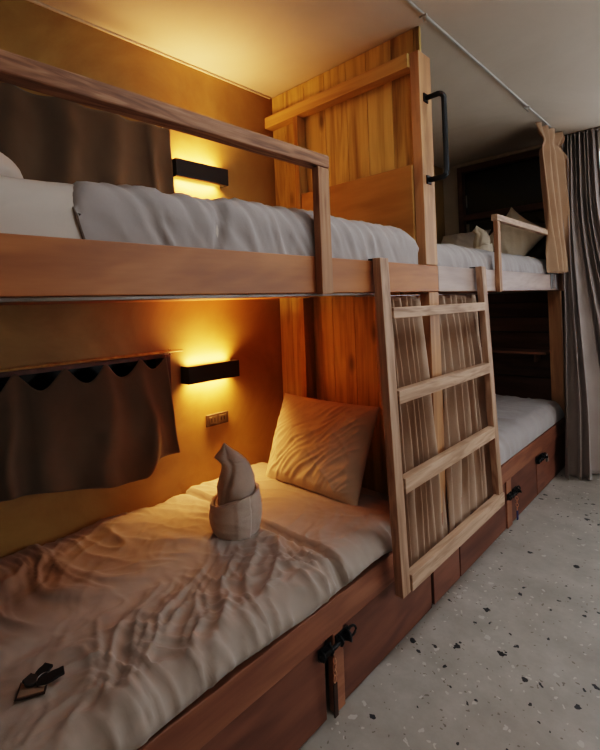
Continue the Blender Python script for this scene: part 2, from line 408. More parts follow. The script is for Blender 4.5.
# grab handle on the partition post
hd = MB()
zt, zb, xo = 2.372, 1.985, XF + .088
pts = [(XF, 1.998, zt)]
for k in range(7):
    a = k / 6 * PI / 2; pts.append((xo - .022 + .022 * math.sin(a), 1.998 + .01 * k / 6, zt - .022 + .022 * math.cos(a)))
for k in range(7):
    a = k / 6 * PI / 2; pts.append((xo - .022 + .022 * math.cos(a), 2.008 - .01 * k / 6, zb + .022 - .022 * math.sin(a)))
pts.append((XF, 1.998, zb))
hd.tube(pts, .0125, 12)
hd.box(XF, XF + .006, 1.978, 2.018, zt - .02, zt + .02, .5); hd.box(XF, XF + .006, 1.978, 2.018, zb - .02, zb + .02, .5)
hd.build('grab_handle', BLACK, nb)

# ---- far bunk
fb = thing('bunk_bed', (-1.5, 3.1, 0), 'far wooden bunk between the plank partition and the end wall, short white-topped guard rail', 'bunk bed')
frame_board(fb, 'upper_beam', MW['beamfar'], XF - .032, XF, 2.064, 4.24, 1.457, 1.582)
frame_board(fb, 'upper_base', MW['beam'], LX + .004, XF - .034, 2.022, 4.31, 1.462, 1.485)
frame_board(fb, 'end_post', MW['post'], -1.124, XF, 4.2, 4.24, .40, 1.455)
frame_board(fb, 'side_rail', MW['benchrail'], XF - .04, XF, 2.002, 4.26, .295, .408)
frame_board(fb, 'lower_base', MW['benchrail'], LX + .004, XF - .042, 2.022, 4.31, .28, .3)
ys = [1.917, 2.2, 2.85, 2.93, 3.455, 4.26]
dd = []
for k, (a, b) in enumerate(zip(ys, ys[1:])):
    if k == 2:
        frame_board(fb, 'door_stile', MW['benchrail'], XF - .03, XF - .002, a, b, .005, .293)
    else:
        dd.append(sub(frame_board(fb, 'storage_door', MW['door'], XF - .03, XF - .010, a + .004, b - .006, .008, .28 if a < 2 else .293), fb))
latch(dd[2], 2.93, .20, XF - .001)
latch(dd[3], 3.50, .262, XF - .001)
frame_board(fb, 'guard_post', MW['railz'], XF + .001, XF + .028, 2.785, 2.83, 1.45, 1.875)
frame_board(fb, 'guard_rail', MW['lady'], XF - .01, XF + .028, 2.785, 4.2, 1.877, 1.915)
frame_board(fb, 'guard_post', MW['railz'], XF + .001, XF + .028, 4.155, 4.2, 1.45, 1.875)
# lower end wall boards
eb = fb
m = MB(); zs = [.32, .50, .703, .93, 1.1, 1.233, 1.366, 1.455]
rnd = random.Random(3)
for a, b in zip(zs, zs[1:]): m.box(LX + .01, -1.03, 4.325, 4.343, a + .004, b - .006, rnd.random())
m.build('end_panelling', MW['darkwood'], eb, .003)
MB().box(LX + .012, -1.035, 4.3435, 4.348, .33, 1.45, .5).build('panel_backing', BLACKM, eb)
sh = MB().box(-1.78, -1.135, 4.12, 4.322, .925, .948)
sh.box(-1.70, -1.68, 4.2, 4.322, .85, .925); sh.box(-1.25, -1.23, 4.2, 4.322, .85, .925)
tag(sh.build('wall_shelf', MW['shelf'], org='c', bevel=.003), 'small dark wooden shelf on the board panelling above the far lower mattress', 'shelf')

# ------------------------------------------------------------------ ladder
def lean(z): return -1.018 + (1.6 - z) * .030
ld = thing('bunk_ladder', (-.97, 2.03, .24), 'pale wooden four-rung ladder hooked on the upper bunk beam', 'ladder')
def upright(y0t, y1t, y0b, y1b, zt=1.59, zb=.281):
    m = MB(); N = 8; rings = []
    for i in range(N + 1):
        t = i / N; z = zb + (zt - zb) * t
        a = y0b + (y0t - y0b) * t; b = y1b + (y1t - y1b) * t
        x0 = lean(z); x1 = x0 + .036
        rings.append([(x0, a, z), (x1, a, z), (x1, b, z), (x0, b, z)])
    vs = [p for r in rings for p in r]; fs = [(3, 2, 1, 0), tuple(4 * N + k for k in range(4))]
    for i in range(N):
        for k in range(4): fs.append((i * 4 + k, i * 4 + (k + 1) % 4, i * 4 + 4 + (k + 1) % 4, i * 4 + 4 + k))
    m.add(vs, fs, .5); return m
upright(1.492, 1.552, 1.503, 1.560).build('side_rail', MW['ladz'], ld, .003)
upright(2.476, 2.532, 2.505, 2.56, zb=.345).build('side_rail', MW['ladz'], ld, .003)
for z0, z1, e in ((1.350, 1.394, 0), (1.012, 1.066, .005), (.661, .722, .012), (.283, .347, .02)):
    m = MB(); xa, xb = lean(z0) + .006, lean(z0) + .042
    y0 = 1.556 + e * .4; y1 = 2.474 + e if z0 > .4 else 2.56
    m.box(xa, xb, y0, y1, z0, z1)
    m.build('rung', MW['lady'], ld, .003)
for y in (1.52, 2.505): MB().box(XF - .030, lean(1.59), y - .02, y + .02, 1.584, 1.59, .5).build('hook_plate', BLACK, ld, .001)

# ------------------------------------------------------------------ soft slabs (mattress, duvet)
def slab(x0, x1, y0, y1, zb, zt, r=.05, step=.012, disp=None, name='mattress', mat=None, closed=True, ztfn=None):
    def prof(a0, a1):
        pts = []; n = 7
        H = zt - zb; rr = min(r, H)
        k = max(1, int((H - rr) / step))
        for i in range(k): pts.append((a0, H - (H - rr) * i / k))     # (pos, drop)
        for i in range(n): 
            t = i / (n - 1) * PI / 2; pts.append((a0 + rr * (1 - math.cos(t)), rr * (1 - math.sin(t))))
        L = a1 - a0 - 2 * rr; m_ = max(2, int(L / step))
        for i in range(1, m_): pts.append((a0 + rr + L * i / m_, 0))
        for i in range(n):
            t = i / (n - 1) * PI / 2; pts.append((a1 - rr * (1 - math.sin(t)), rr * (1 - math.cos(t))))
        for i in range(1, k + 1): pts.append((a1, rr + (H - rr) * i / k))
        return pts
    PX, PY = prof(x0, x1), prof(y0, y1); nx, ny = len(PX), len(PY)
    P = []
    for (x, dx) in PX:
        for (y, dy) in PY:
            H = zt - zb
            d = min(H, math.sqrt(dx * dx + dy * dy) if max(dx, dy) < r else max(dx, dy))
            P.append(Vector((x, y, zt - d)))
    # normals by finite differences
    def at(i, j): return P[max(0, min(nx - 1, i)) * ny + max(0, min(ny - 1, j))]
    Q = []
    for i in range(nx):
        for j in range(ny):
            p = at(i, j); n = (at(i + 1, j) - at(i - 1, j)).cross(at(i, j + 1) - at(i, j - 1))
            if n.length < 1e-9: n = Vector((0, 0, 1))
            n.normalize()
            if n.z < -.01: n = -n
            if disp:
                d = disp(p, (p.x - x0) / (x1 - x0), (p.y - y0) / (y1 - y0))
                edge = sst(zb, zb + .02, p.z)
                p = p + n * d * edge
                p.x = max(p.x, LX + .004)
                if 1.56 < p.y < 2.72: p.x = min(p.x, XF - .016)    # held back behind the ladder curtains
            Q.append(p)
    fs = [(i * ny + j, (i + 1) * ny + j, (i + 1) * ny + j + 1, i * ny + j + 1) for i in range(nx - 1) for j in range(ny - 1)]
    mb = MB(); mb.add(Q, fs, .5, True)
    if closed:
        loop = [i * ny for i in range(nx)] + [(nx - 1) * ny + j for j in range(1, ny)] + [i * ny + ny - 1 for i in range(nx - 2, -1, -1)] + [j for j in range(ny - 2, 0, -1)]
        mb.add([Q[k] for k in loop], [tuple(range(len(loop)))], .5)
    return mb

def soft(mb, name, mat, label, cat, group=None):
    return tag(mb.build(name, mat, org='c'), label, cat, group)

# lower near mattress (sheet shows at pillow end)
mt = slab(LX + .012, XF - .052, -.08, 1.955, .302, .455, .04, .03)
soft(mt, 'mattress', SHEET, 'lower near mattress under the taupe duvet', 'mattress')
# duvet: hangs to the top of the side rail
def wr_low(p, u, v):
    x, y = p.x, p.y
    d = 0
    # long folds running across the bed (quick in y, slow in x), slanted
    ang = .45; xs = x * math.cos(ang) + y * math.sin(ang); yy = -x * math.sin(ang) + y * math.cos(ang)
    w = fbm(x * 2.2, y * 2.2, 3., 2)
    # wall side soft folds
    wallside = 1 - sst(-1.62, -1.42, x)
    r1 = ridge(x * 1.6 + w * .8, (y - x * .35) * 8.5 + w * 2.2, 1.3) ** 2 + .4 * ridge(x * 3, (y - x * .3) * 19 + w * 3, 4.3) ** 2
    d += wallside * .016 * r1 * (1 - sst(1.0, 1.4, y) * .5)
    # front wrinkles
    front = sst(-1.5, -1.25, x)
    q1 = y * .73 + x * .69; q2 = -x * .69 + y * .73
    r2 = ridge(q2 * 3.0 + w * 1.2, q1 * 12 + w * 3.2, 5.) ** 2.2
    w2 = fbm(x * 6, y * 6, 14., 2)
    r3 = ridge(q2 * 5 + w2, q1 * 22 + w * 3 + w2 * 1.5, 9.) ** 2.2
    r4 = ridge(q1 * 5 + w2, q2 * 14 + w * 3, 19.) ** 3
    m2 = sst(.25, .55, y) * (1 - sst(1.2, 1.3, y)) * .85 + .25
    d += (.22 + .78 * front) * m2 * (.017 * r2 + .012 * r3 + .011 * r4)
    d += .010 * fbm(x * 3, y * 3, 11., 3) + .004 * fbm(x * 11, y * 11, 2., 2)
    # long loose fold that separates the wall half
    edge = -1.49 + .07 * fbm(y * 4, 0, 4., 3)
    d += .009 * (1 - sst(edge - .05, edge + .05, x)) * (1 - sst(.92, 1.0, y))
    # turned-back top band
    bnd = 1.272 + .012 * fbm(x * 5, 1., 8.) + .02 * sst(-1.2, -1.03, x) * -1
    d += .024 * sst(bnd - .004, bnd + .004, y) - .010 * math.exp(-((y - bnd + .012) / .009) ** 2)
    b2 = 1.36 + .1 * (x + 1.9); d -= .010 * math.exp(-((y - b2) / .008) ** 2) * (1 - sst(-1.86, -1.78, x))
    return d * .95
dv = slab(LX + .006, XF - .004, -.10, 1.80, .403, .488, .075, .0072, wr_low, closed=False)
def drape_bottom(mb, fn):
    mb.v = [fn(Vector(v)) for v in mb.v]; return mb
def lowfn(v):
    # tuck line wobble on front edge and head end stays tucked
    if v.x > XF - .09 and v.z < .46:
        k = sst(.46, .403, v.z)
        v.z += k * (.022 * (fbm(v.y * 3.2, 0, 6., 2) + .35) )
    return tuple(v)
drape_bottom(dv, lowfn)
soft(dv, 'duvet', DUVET, 'rumpled taupe duvet on the near lower bunk, key set and towel lying on it', 'duvet')

# far lower mattress
def wr_soft(a, s=1.):
    def f(p, u, v):
        w = fbm(p.x * 3, p.y * 3, s, 2)
        return a * (ridge(p.x * 4 + w, (p.y + p.x * .5) * 9 + w * 2, s) ** 2.5 * 1.0 + .8 * fbm(p.x * 4, p.y * 4, s + 3, 3)) 
    return f
fm = slab(LX + .012, XF - .004, 2.03, 4.19, .413, .555, .10, .014, wr_soft(.010, 21.))
soft(fm, 'mattress', DUVETUP, 'far lower bunk mattress in pale grey bedding behind the ladder', 'mattress')
# upper mattresses
um = slab(LX + .012, XF - .040, -.08, 1.895, 1.487, 1.722, .08, .02, wr_soft(.006, 5.))
soft(um, 'mattress', WHITE, 'near upper bunk mattress in a white sheet', 'mattress')
def wr_up(p, u, v):
    x, y = p.x, p.y; w = fbm(x * 2.5, y * 2.5, 2., 2)
    # vertical-ish creases along the hanging side
    q = y + (p.z - 1.6) * .45
    r1 = ridge(q * 13 + w * 2.6, x * 3 + p.z * 3, 4.) ** 2.2 + .55 * ridge(q * 27 + w * 3, p.z * 6, 8.) ** 2
    d = .011 * r1 + .012 * fbm(x * 4, y * 3, 9., 3)
    c = y - .80 - (p.z - 1.66) * .25
    d += .012 * sst(-.012, .012, c) - .014 * math.exp(-(c / .014) ** 2)
    c2 = y - .56
    return d * (.35 + .65 * sst(-.08, .12, c2))
ud = slab(LX + .006, XF - .034, .42, 1.9, 1.50, 1.74, .085, .011, wr_up, closed=False)
ud.v = [(x, y - (0.03 * math.sin(min(1, max(0, (z - 1.58) / .15)) * PI / 2) if y < .66 else 0), z) for x, y, z in ud.v]
soft(ud, 'duvet', DUVETUP, 'grey-taupe duvet over the near upper bunk behind the guard rail', 'duvet')
um2 = slab(LX + .012, XF - .046, 2.03, 4.28, 1.487, 1.702, .085, .013, wr_up)
soft(um2, 'mattress', DUVETUP, 'far upper bunk mattress in grey bedding beyond the partition post', 'mattress')

# ------------------------------------------------------------------ pillows
def pillow(name, w, h, t, mat, loc, rot, label, group=None, seed=1., wr=.006, n=64, pinch=.10, pleat=0., rnd_=0., taper=0., skew=0.):
    mb = MB(); P = []
    for side in (1, -1):
        for i in range(n + 1):
            for j in range(n + 1):
                u = -1 + 2 * i / n; v = -1 + 2 * j / n
                # outline: edges pulled in at the middle so that corners stick out
                x = u * w / 2 * (1 - pinch * (1 - v * v) * abs(u) ** 2)
                y = v * h / 2 * (1 - pinch * (1 - u * u) * abs(v) ** 2)
                x *= math.sqrt(1 - rnd_ * v * v); y *= math.sqrt(1 - rnd_ * u * u)
                x = x * (1 - taper * (1 - v) / 2) - skew * v
                th = t / 2 * ((1 - abs(u) ** 2.6) * (1 - abs(v) ** 2.6)) ** .55
                k = min(1, (1 - abs(u)) * 6) * min(1, (1 - abs(v)) * 6)
                d = wr * k * (2 * fbm(x * 7, y * 7, seed * side, 3) + ridge((x + y) * 11, (x - y) * 3, seed + side) ** 2.5)
                if pleat and side > 0:
                    wv = fbm(x * 3.5, y * 3.5, seed, 2)
                    a = (x * .75 - y * .66)   # across the diagonal pleats
                    b = (x * .66 + y * .75)
                    d += pleat * k * (ridge(a * 34 + wv * 2.2, b * 5, 3.) ** 1.7) * sst(-.32, .0, -x * .5 + .25)
                P.append(Vector((x, y, side * (th + d * (1 if side > 0 else .5)))))
    N = (n + 1) ** 2; fs = []
    for s_ in (0, 1):
        for i in range(n):
            for j in range(n):
                a = s_ * N + i * (n + 1) + j; q = (a, a + n + 1, a + n + 2, a + 1)
                fs.append(q if s_ == 0 else q[::-1])
    # stitch rim by snapping: rim vertices share z = 0
    for i in range(n + 1):
        for j in range(n + 1):
            if i in (0, n) or j in (0, n):
                for s_ in (0, 1): P[s_ * N + i * (n + 1) + j].z = 0
    mb.add(P, fs, .5, True)
    o = mb.build(name, mat, org=(0, 0, 0))
    bm = bmesh.new(); bm.from_mesh(o.data); bmesh.ops.remove_doubles(bm, verts=bm.verts, dist=1e-5); bmesh.ops.recalc_face_normals(bm, faces=bm.faces); bm.to_mesh(o.data); bm.free()
    for p in o.data.polygons: p.use_smooth = True
    o.location = loc; o.rotation_euler = rot
    return tag(o, label, 'pillow', group)

pillow('pillow', .67, .485, .18, PILLOW, (-1.572, 1.752, .70), (math.radians(56), math.radians(0), math.radians(0)),
       'creased cream pillow leaning on the plank partition of the lower bunk', seed=2.3, wr=.006, n=96, pleat=.010, pinch=.05, taper=.09, skew=.035)
pillow('pillow', .66, .44, .21, WHITE, (-1.62, .12, 1.83), (math.radians(0), math.radians(0), math.radians(90)),
       'white pillow at the left end of the near upper bunk', seed=5.1, pinch=.0, rnd_=.4)
pillow('pillow', .46, .40, .13, WHITE, (-1.77, 4.0, 1.875), (math.radians(48), 0, math.radians(0)),
       'cream pillow lying against the left wall on the far upper bunk', seed=6.7, n=40)
pillow('pillow', .40, .40, .15, PILLOW, (-1.30, 3.98, 1.905), (math.radians(72), math.radians(38), math.radians(-6)),
       'tan pillow standing with one corner up on the far upper bunk', seed=8.2, n=40, pinch=.14)
pillow('pillow', .34, .34, .12, DARKCL, (-1.17, 4.20, 1.885), (math.radians(74), math.radians(12), 0),
       'dark grey-brown pillow behind the tan one on the far upper bunk', seed=9.9, n=40)

# ------------------------------------------------------------------ folded towels
def towel(loc, rz, sc, label, group=None, mat=TOWEL, dz=0):
    t = thing('folded_towel', loc, label, 'towel', group)
    t.rotation_euler = (0, 0, rz)
    t['_o'] = (0, 0, 0)
    # cup: a rolled band with a diagonal overlap
    mb = MB(); n = 110; m = 22; V = []
    for layer in (0, 1):
        for i in range(n + 1):
            a = -2.0 + (2 * PI * 1.18) * i / n
            grow = .008 * i / n + (.003 if i > n * .92 else 0)
            for j in range(m + 1):
                tt = j / m
                R = (.096 + .009 * math.sin(tt * PI) - .007 * (1 - tt) ** 3) + grow
                if layer: R -= .011
                topz = .150 + .026 * math.cos(a - .35) + .012 * sst(.8, 1., i / n)
                z = tt * topz
                R += .0025 * fbm(a * 1.2, tt * 6, 3.) + .0035 * ridge(tt * 4 + a * .7, a, 2.) ** 3
                V.append((R * 1.02 * math.cos(a) * sc, R * .92 * math.sin(a) * sc, (z + (.004 if layer == 0 else 0) * tt) * sc))
    fs = []; L = (n + 1) * (m + 1)
    for layer in (0, 1):
        for i in range(n):
            for j in range(m):
                k = layer * L + i * (m + 1) + j; q = (k, k + m + 1, k + m + 2, k + 1); fs.append(q if not layer else q[::-1])
    for i in range(n):   # rim + base
        k = i * (m + 1) + m; fs.append((k, k + m + 1, L + k + m + 1, L + k))
        k = i * (m + 1); fs.append((k, L + k, L + k + m + 1, k + m + 1))
    for e in (0, n):
        for j in range(m): k = e * (m + 1) + j; fs.append((k, k + 1, L + k + 1, L + k))
    mb.add(V, fs, .5, True); mb.build('rolled_base', mat, t)
    # hood
    prof = [(.03, -.074, .072, .066), (.15, -.076, .076, .066), (.19, -.078, .086, .066), (.23, -.066, .084, .060), (.265, -.055, .072, .048), (.285, -.055, .062, .040),
            (.30, -.070, .052, .034), (.312, -.084, .040, .030), (.325, -.076, .024, .024), (.345, -.058, -.006, .016), (.365, -.046, -.030, .007), (.372, -.042, -.036, .002)]
    mb = MB(); n = 56; V = []; rows = []
    for a_, b_ in zip(prof, prof[1:]):
        for q in range(4):
            f = q / 4; rows.append([a_[k] + (b_[k] - a_[k]) * f for k in range(4)])
    rows.append(list(prof[-1]))
    for (z, xl, xr, dp) in rows:
        cx = (xl + xr) / 2; hw = (xr - xl) / 2
        for k in range(n):
            a = 2 * PI * k / n; fold = 1 + .10 * math.sin(a * 2 + z * 22) * (1 if z < .3 else .3) + .05 * math.sin(a * 5 - z * 40)
            # a vertical crease toward the viewer side
            cr = .16 * math.exp(-((a - 4.35 - (z - .2) * 2.5) / .16) ** 2)
            V.append(((cx + hw * math.cos(a)) * sc, (dp * math.sin(a) * fold * (1 - cr)) * sc, z * sc))
    fs = [(i * n + k, i * n + (k + 1) % n, (i + 1) * n + (k + 1) % n, (i + 1) * n + k) for i in range(len(rows) - 1) for k in range(n)]
    fs.append(tuple(range(n - 1, -1, -1))); fs.append(tuple((len(rows) - 1) * n + k for k in range(n)))
    mb.add(V, fs, .5, True); mb.build('pointed_hood', mat, t)
    # inner roll lip between hood and rim
    mb = MB(); mb.tube([(.082 * math.cos(a) * sc, .071 * math.sin(a) * sc, (.136 + .016 * math.cos(a) + .008 * math.sin(3 * a)) * sc) for a in [2 * PI * k / 40 for k in range(40)]], .007 * sc, 10, closed=True)
    mb.build('inner_fold', mat, t)
    return t
towel((-1.515, 1.165, .499), math.radians(43.5), .97, 'cream towel folded as a pointed hood in a round cup, on the near lower duvet')
towel((-1.47, 3.72, 1.712), math.radians(20), .80, 'small pointed tan folded towel on the far upper bunk', mat=PILLOW)

# ------------------------------------------------------------------ key sets
def keys(loc, rz):
    t = thing('key_set', loc, 'room keys with a square tag and two black fobs lying on the lower duvet', 'keys')
    t.rotation_euler = (0, 0, rz); t['_o'] = (0, 0, 0)
    m = MB().box(-.035, .03, -.028, .028, 0, .004, .5); m.build('tag_backing', LEATHER, t, .001)
    m = MB().box(-.031, .026, -.024, .024, .004, .006, .5); m.build('wooden_tag', TAGM, t, .0008)
    m = MB().tube([(.022 + .016 * math.cos(a), .004 + .016 * math.sin(a), .014 + .004 * math.sin(a)) for a in [2 * PI * k / 20 for k in range(20)]], .0016, 6, closed=True)
    m.build('key_ring', STEEL, t)
    for (x0, y0, a, l) in ((.008, -.004, .25, .060), (.0, .008, .95, .045), (.004, .0, 2.5, .028)):
        m = MB(); N = 10; V = []
        for i in range(N + 1):
            q = i / N; w = .006 + .010 * math.sin(min(1, q * 1.25) * PI * .75)
            for s_ in (-1, 1):
                px_ = x0 + math.cos(a) * l * q - math.sin(a) * w * s_; py_ = y0 + math.sin(a) * l * q + math.cos(a) * w * s_
                V += [(px_, py_, .008 + .008 * q), (px_, py_, .015 + .008 * q)]
        fs = []
        for i in range(N):
            b = i * 4; fs += [(b, b + 4, b + 6, b + 2), (b + 1, b + 3, b + 7, b + 5), (b, b + 1, b + 5, b + 4), (b + 2, b + 6, b + 7, b + 3)]
        fs += [(0, 2, 3, 1), (4 * N, 4 * N + 1, 4 * N + 3, 4 * N + 2)]
        m.add(V, fs, .5); m.build('key_fob', BLACKM, t, .0015)
keys((-1.272, .338, .502), math.radians(62))

def strap(x, y, z, L, mat, label, chain=COPPER):
    t = thing('key_strap', (x, y, z), label, 'key strap')
    m = MB()
    for k in range(4):
        cz = z - .010 - k * .020
        o_ = k % 2
        m.tube([(x + (.0 if o_ else .007 * math.cos(a)), y + (.007 * math.cos(a) if o_ else .001), cz + .0125 * math.sin(a)) for a in [2 * PI * q / 14 for q in range(14)]], .0018, 6, closed=True)
    m.build('chain', chain, t)
    z1 = z - .085
    m = MB(); m.box(x - .003, x + .003, y - .010, y + .010, z1 - L, z1, .5)
    m.build('strap', mat, t, .002)
strap(XF + .030, 1.152, .236, .11, LEATHER, 'dark strap on a copper chain hanging from the nearest storage latch')
strap(XF + .030, 2.925, .185, .055, BLUE, 'blue tag on a short chain hanging from the middle storage latch')
pl = thing('padlock', (XF + .035, 3.55, .225), 'small silver padlock on the farthest storage latch', 'padlock')
MB().box(XF + .018, XF + .034, 3.565, 3.60, .222, .252, .5).build('lock_body', STEEL, pl, .004)
MB().tube([(XF + .026, 3.571, .25), (XF + .026, 3.571, .268), (XF + .026, 3.5825, .277), (XF + .026, 3.594, .268), (XF + .026, 3.594, .25)], .003, 8).build('shackle', STEEL, pl)

# ------------------------------------------------------------------ curtains
def curtain(name, top, bot, nf, at_, ab, mat, label, cat='curtain', group=None, seed=1., rows=50, cpf=14, ztop=None, skew=.0, sharp=1., thick=.0025, parent=None, wob=.3, midamp=0, pinchz=None):
    """top(u)/bot(u) give world points; folds displace along the sheet's horizontal normal"""
    rnd = random.Random(seed); N = nf * cpf; ph = [0]
    wts = [rnd.uniform(.6, 1.4) for _ in range(nf)]; tot = sum(wts); acc = [0]
    for w_ in wts: acc.append(acc[-1] + w_ / tot)
    am = [rnd.uniform(.65, 1.2) for _ in range(nf + 1)]
    V = []
    for i in range(N + 1):
        u = i / N
        k = min(nf - 1, i // cpf); 
        uu = acc[k] + (acc[k + 1] - acc[k]) * ((i - k * cpf) / cpf)
        for j in range(rows + 1):
            v = j / rows
            us = uu
            a = Vector(top(us)); b = Vector(bot(us)); p = a.lerp(b, v)
            e = .01; t_ = (Vector(top(min(1, us + e))) - Vector(top(max(0, us - e)))).lerp(Vector(bot(min(1, us + e))) - Vector(bot(max(0, us - e))), v)
            t_.z = 0; 
            if t_.length < 1e-7: t_ = Vector((0, 1, 0))
            t_.normalize(); nr = Vector((t_.y, -t_.x, 0))
            phs = 2 * PI * (i / cpf) + wob * 2.2 * fbm(u * nf * .5, v * 1.6, seed, 2)
            s_ = math.sin(phs); s_ = math.copysign(abs(s_) ** sharp, s_)
            A = (at_ + (ab - at_) * v + midamp * math.sin(v * PI)) * (am[k] * (1 - (i % cpf) / cpf) + am[k + 1] * (i % cpf) / cpf)
            p = p + nr * (A * s_ + .25 * A * fbm(u * nf * 2, v * 3, seed + 3)) + t_ * (.35 * A * math.cos(phs) * .8)
            p.z += .004 * math.sin(phs) * v
            if pinchz:
                g_ = math.exp(-((p.z - pinchz[0]) / .05) ** 2) * pinchz[1]
                c_ = (Vector(top(.5)).lerp(Vector(bot(.5)), v)); p.x += (c_.x - p.x) * g_; p.y += (c_.y - p.y) * g_ * .55
                p.z += .010 * math.sin(phs * 1.0 + 1) * math.exp(-((p.z - CZ) / .08) ** 2)
            V.append(p)
    R = rows + 1
    fs = [(i * R + j, i * R + j + 1, (i + 1) * R + j + 1, (i + 1) * R + j) for i in range(N) for j in range(rows)]
    mb = MB(); mb.add(V, fs, .5, True)
    if parent is not None: return mb.build(name, mat, parent, solid=thick)
    o = mb.build(name, mat, org='c', solid=thick)
    return tag(o, label, cat, group)

def lerp(a, b, t): return a + (b - a) * t
# behind the ladder
curtain('bunk_curtain', lambda u: (XF - .05, lerp(1.59, 1.985, u), 1.438 + .004 * math.sin(u * 60)), lambda u: (XF + .018, lerp(1.60, 2.03, u), .262 + .02 * math.sin(u * 23)),
        7, .027, .013, CURTT, 'tan curtain left of the post behind the ladder', group=None, seed=4, sharp=.75, midamp=.016, wob=1.5)
curtain('bunk_curtain', lambda u: (XF - .05, lerp(2.075, 2.57, u), 1.438 + .004 * math.sin(u * 60)), lambda u: (XF + .018, lerp(2.04, 2.68, u), .29 + .02 * math.sin(u * 19)),
        7, .027, .013, CURTT, 'tan curtain right of the post behind the ladder', seed=8, sharp=.75, midamp=.018, wob=1.7)
wr_ = thing('curtain_wire', (XF - .045, 2.1, 1.444), 'thin wire under the beam carrying the two tan curtains', 'curtain wire')
MB().tube([(XF - .045, 1.45, 1.444), (XF - .045, 2.8, 1.444)], .002, 6).build('wire', STEEL, wr_)
# ochre curtain at the far end, on the ceiling track
curtain('privacy_curtain', lambda u: (lerp(-1.035, -.955, u), lerp(3.72, 4.20, u), CZ - .022), lambda u: (lerp(-.99, -.955, u), lerp(3.83, 4.27, u), 1.592),
        4, .030, .042, CURTO, 'ochre curtain bunched at the far end of the ceiling track', seed=11, sharp=.8, wob=1.3, rows=80, pinchz=(2.60, .55))
# grey window curtain
def gtop(u): return (lerp(-.985, -.40, u), 4.262, CZ - .012)
def gbot(u):
    pts = [(0, -.985, 3.90), (.12, -.93, 3.94), (.3, -.82, 4.0), (.42, -.78, 4.2), (1, -.30, 4.25)]
    for a, b in zip(pts, pts[1:]):
        if u <= b[0]:
            t = (u - a[0]) / (b[0] - a[0]); return (lerp(a[1], b[1], t), lerp(a[2], b[2], t), .012)
    return (pts[-1][1], pts[-1][2], .012)
gc = curtain('window_curtain', gtop, gbot, 8, .034, .055, CURTG, 'grey floor-length curtain hanging over the end window', seed=15, rows=70, sharp=.85, wob=.9, cpf=22)
for vtx in gc.data.vertices:    # drawn tight towards the head so that the window edge shows beside it
    X_, Z_ = vtx.co.x + gc.location.x, vtx.co.z + gc.location.z
    k = 1 - .58 * sst(.2, 2.25, Z_)
    vtx.co.x += (-.985 + (X_ + .985) * k) - X_

# small curtains in front of the bed windows
def small_curtain(zr, ybreak, yr, zb, label, seed, zbl=None, group='', ampl=.026, nf=8, sag=.075):
    hooks = ybreak
    def top(u):
        y = lerp(hooks[0], hooks[-1], u)
        z = zr
        for a, b in zip(hooks, hooks[1:]):
            if a <= y <= b:
                t = (y - a) / (b - a); z = zr - .012 - sag * (b - a) / .17 * math.sin(PI * t) ** 1.3
        return (LX + .045 + .01 * math.sin(u * 20), y, z)
    def bot(u):
        y = lerp(hooks[0], yr, u)
        return (LX + .055, y, zb(y))
    return curtain('window_curtain', top, bot, nf, .008, ampl, CURTB, label, seed=seed, rows=36, cpf=22, wob=1.1)
small_curtain(1.205, [-.25, -.05, .15, .33, .52, .70, .87, 1.04, 1.165], 1.215, lambda y: .72 - .09 * sst(.45, 1.0, y) + .075 * sst(1.03, 1.12, y),
              'dark brown scalloped curtain over the lower bunk window', 21)
small_curtain(2.345, [-.25, -.05, .15, .35, .55, .75, .95, 1.1, 1.235], 1.245, lambda y: 1.80,
              'brown curtain over the upper bunk window behind the guard rail', 33, sag=.01, ampl=.03)
for z, yr, nm in ((1.212, 1.262, 'lower'), (2.345, 1.25, 'upper')):
    r_ = thing('curtain_rod', (LX + .045, .5, z), 'thin wooden rod holding the %s brown window curtain' % nm, 'curtain rod')
    MB().tube([(LX + .045, -.3, z), (LX + .045, yr, z)], .006, 8).build('rod', MW['stile'], r_)
    m = MB().box(LX + .001, LX + .05, 1.16, 1.175, z - .012, z - .006, .5)
    m.tube([(LX + .03, 1.17, z - .012), (LX + .05, 1.178, z - .012), (LX + .056, 1.185, z + .004), (LX + .045, 1.19, z + .014), (LX + .034, 1.195, z + .004), (LX + .048, 1.2, z - .02)], .0025, 6)
    m.build('hook_bracket', CREAM, r_)

# ceiling track
tr = thing('ceiling_track', (-1.0, 2.4, CZ - .02), 'thin pale curtain track running along the ceiling', 'curtain track')
MB().box(-.993, -.982, -.4, 3.95, CZ - .012, CZ - .001, .5).build('track', WHITEP, tr, .002)
for y in (1.93, 3.38):
    m = MB().box(-1.005, -.969, y - .006, y + .006, CZ - .022, CZ - .012, .5)
    m.tube([(-.987, y, CZ - .02), (-.987, y, CZ - .04), (-.975, y, CZ - .048)], .003, 6)
    m.build('track_clip', WHITEP, tr)
tr2 = thing('curtain_pole', (-.7, 4.262, CZ - .02), 'grey curtain heading rail above the end window', 'curtain rail')
MB().box(-.99, .95, 4.25, 4.274, CZ - .010, CZ - .001, .5).build('pole', GREYTRIM, tr2, .002)
# steel bracket at beam end
bk = thing('steel_bracket', (XF + .012, 4.0, 1.47), 'grey steel bracket on the far end of the upper beam', 'bracket')
MB().box(XF + .001, XF + .008, 3.93, 4.02, 1.468, 1.59, .5).build('plate', STEEL, bk, .002)
MB().box(XF + .0085, XF + .03, 3.965, 3.985, 1.468, 1.585, .5).build('rib', STEEL, bk, .002)

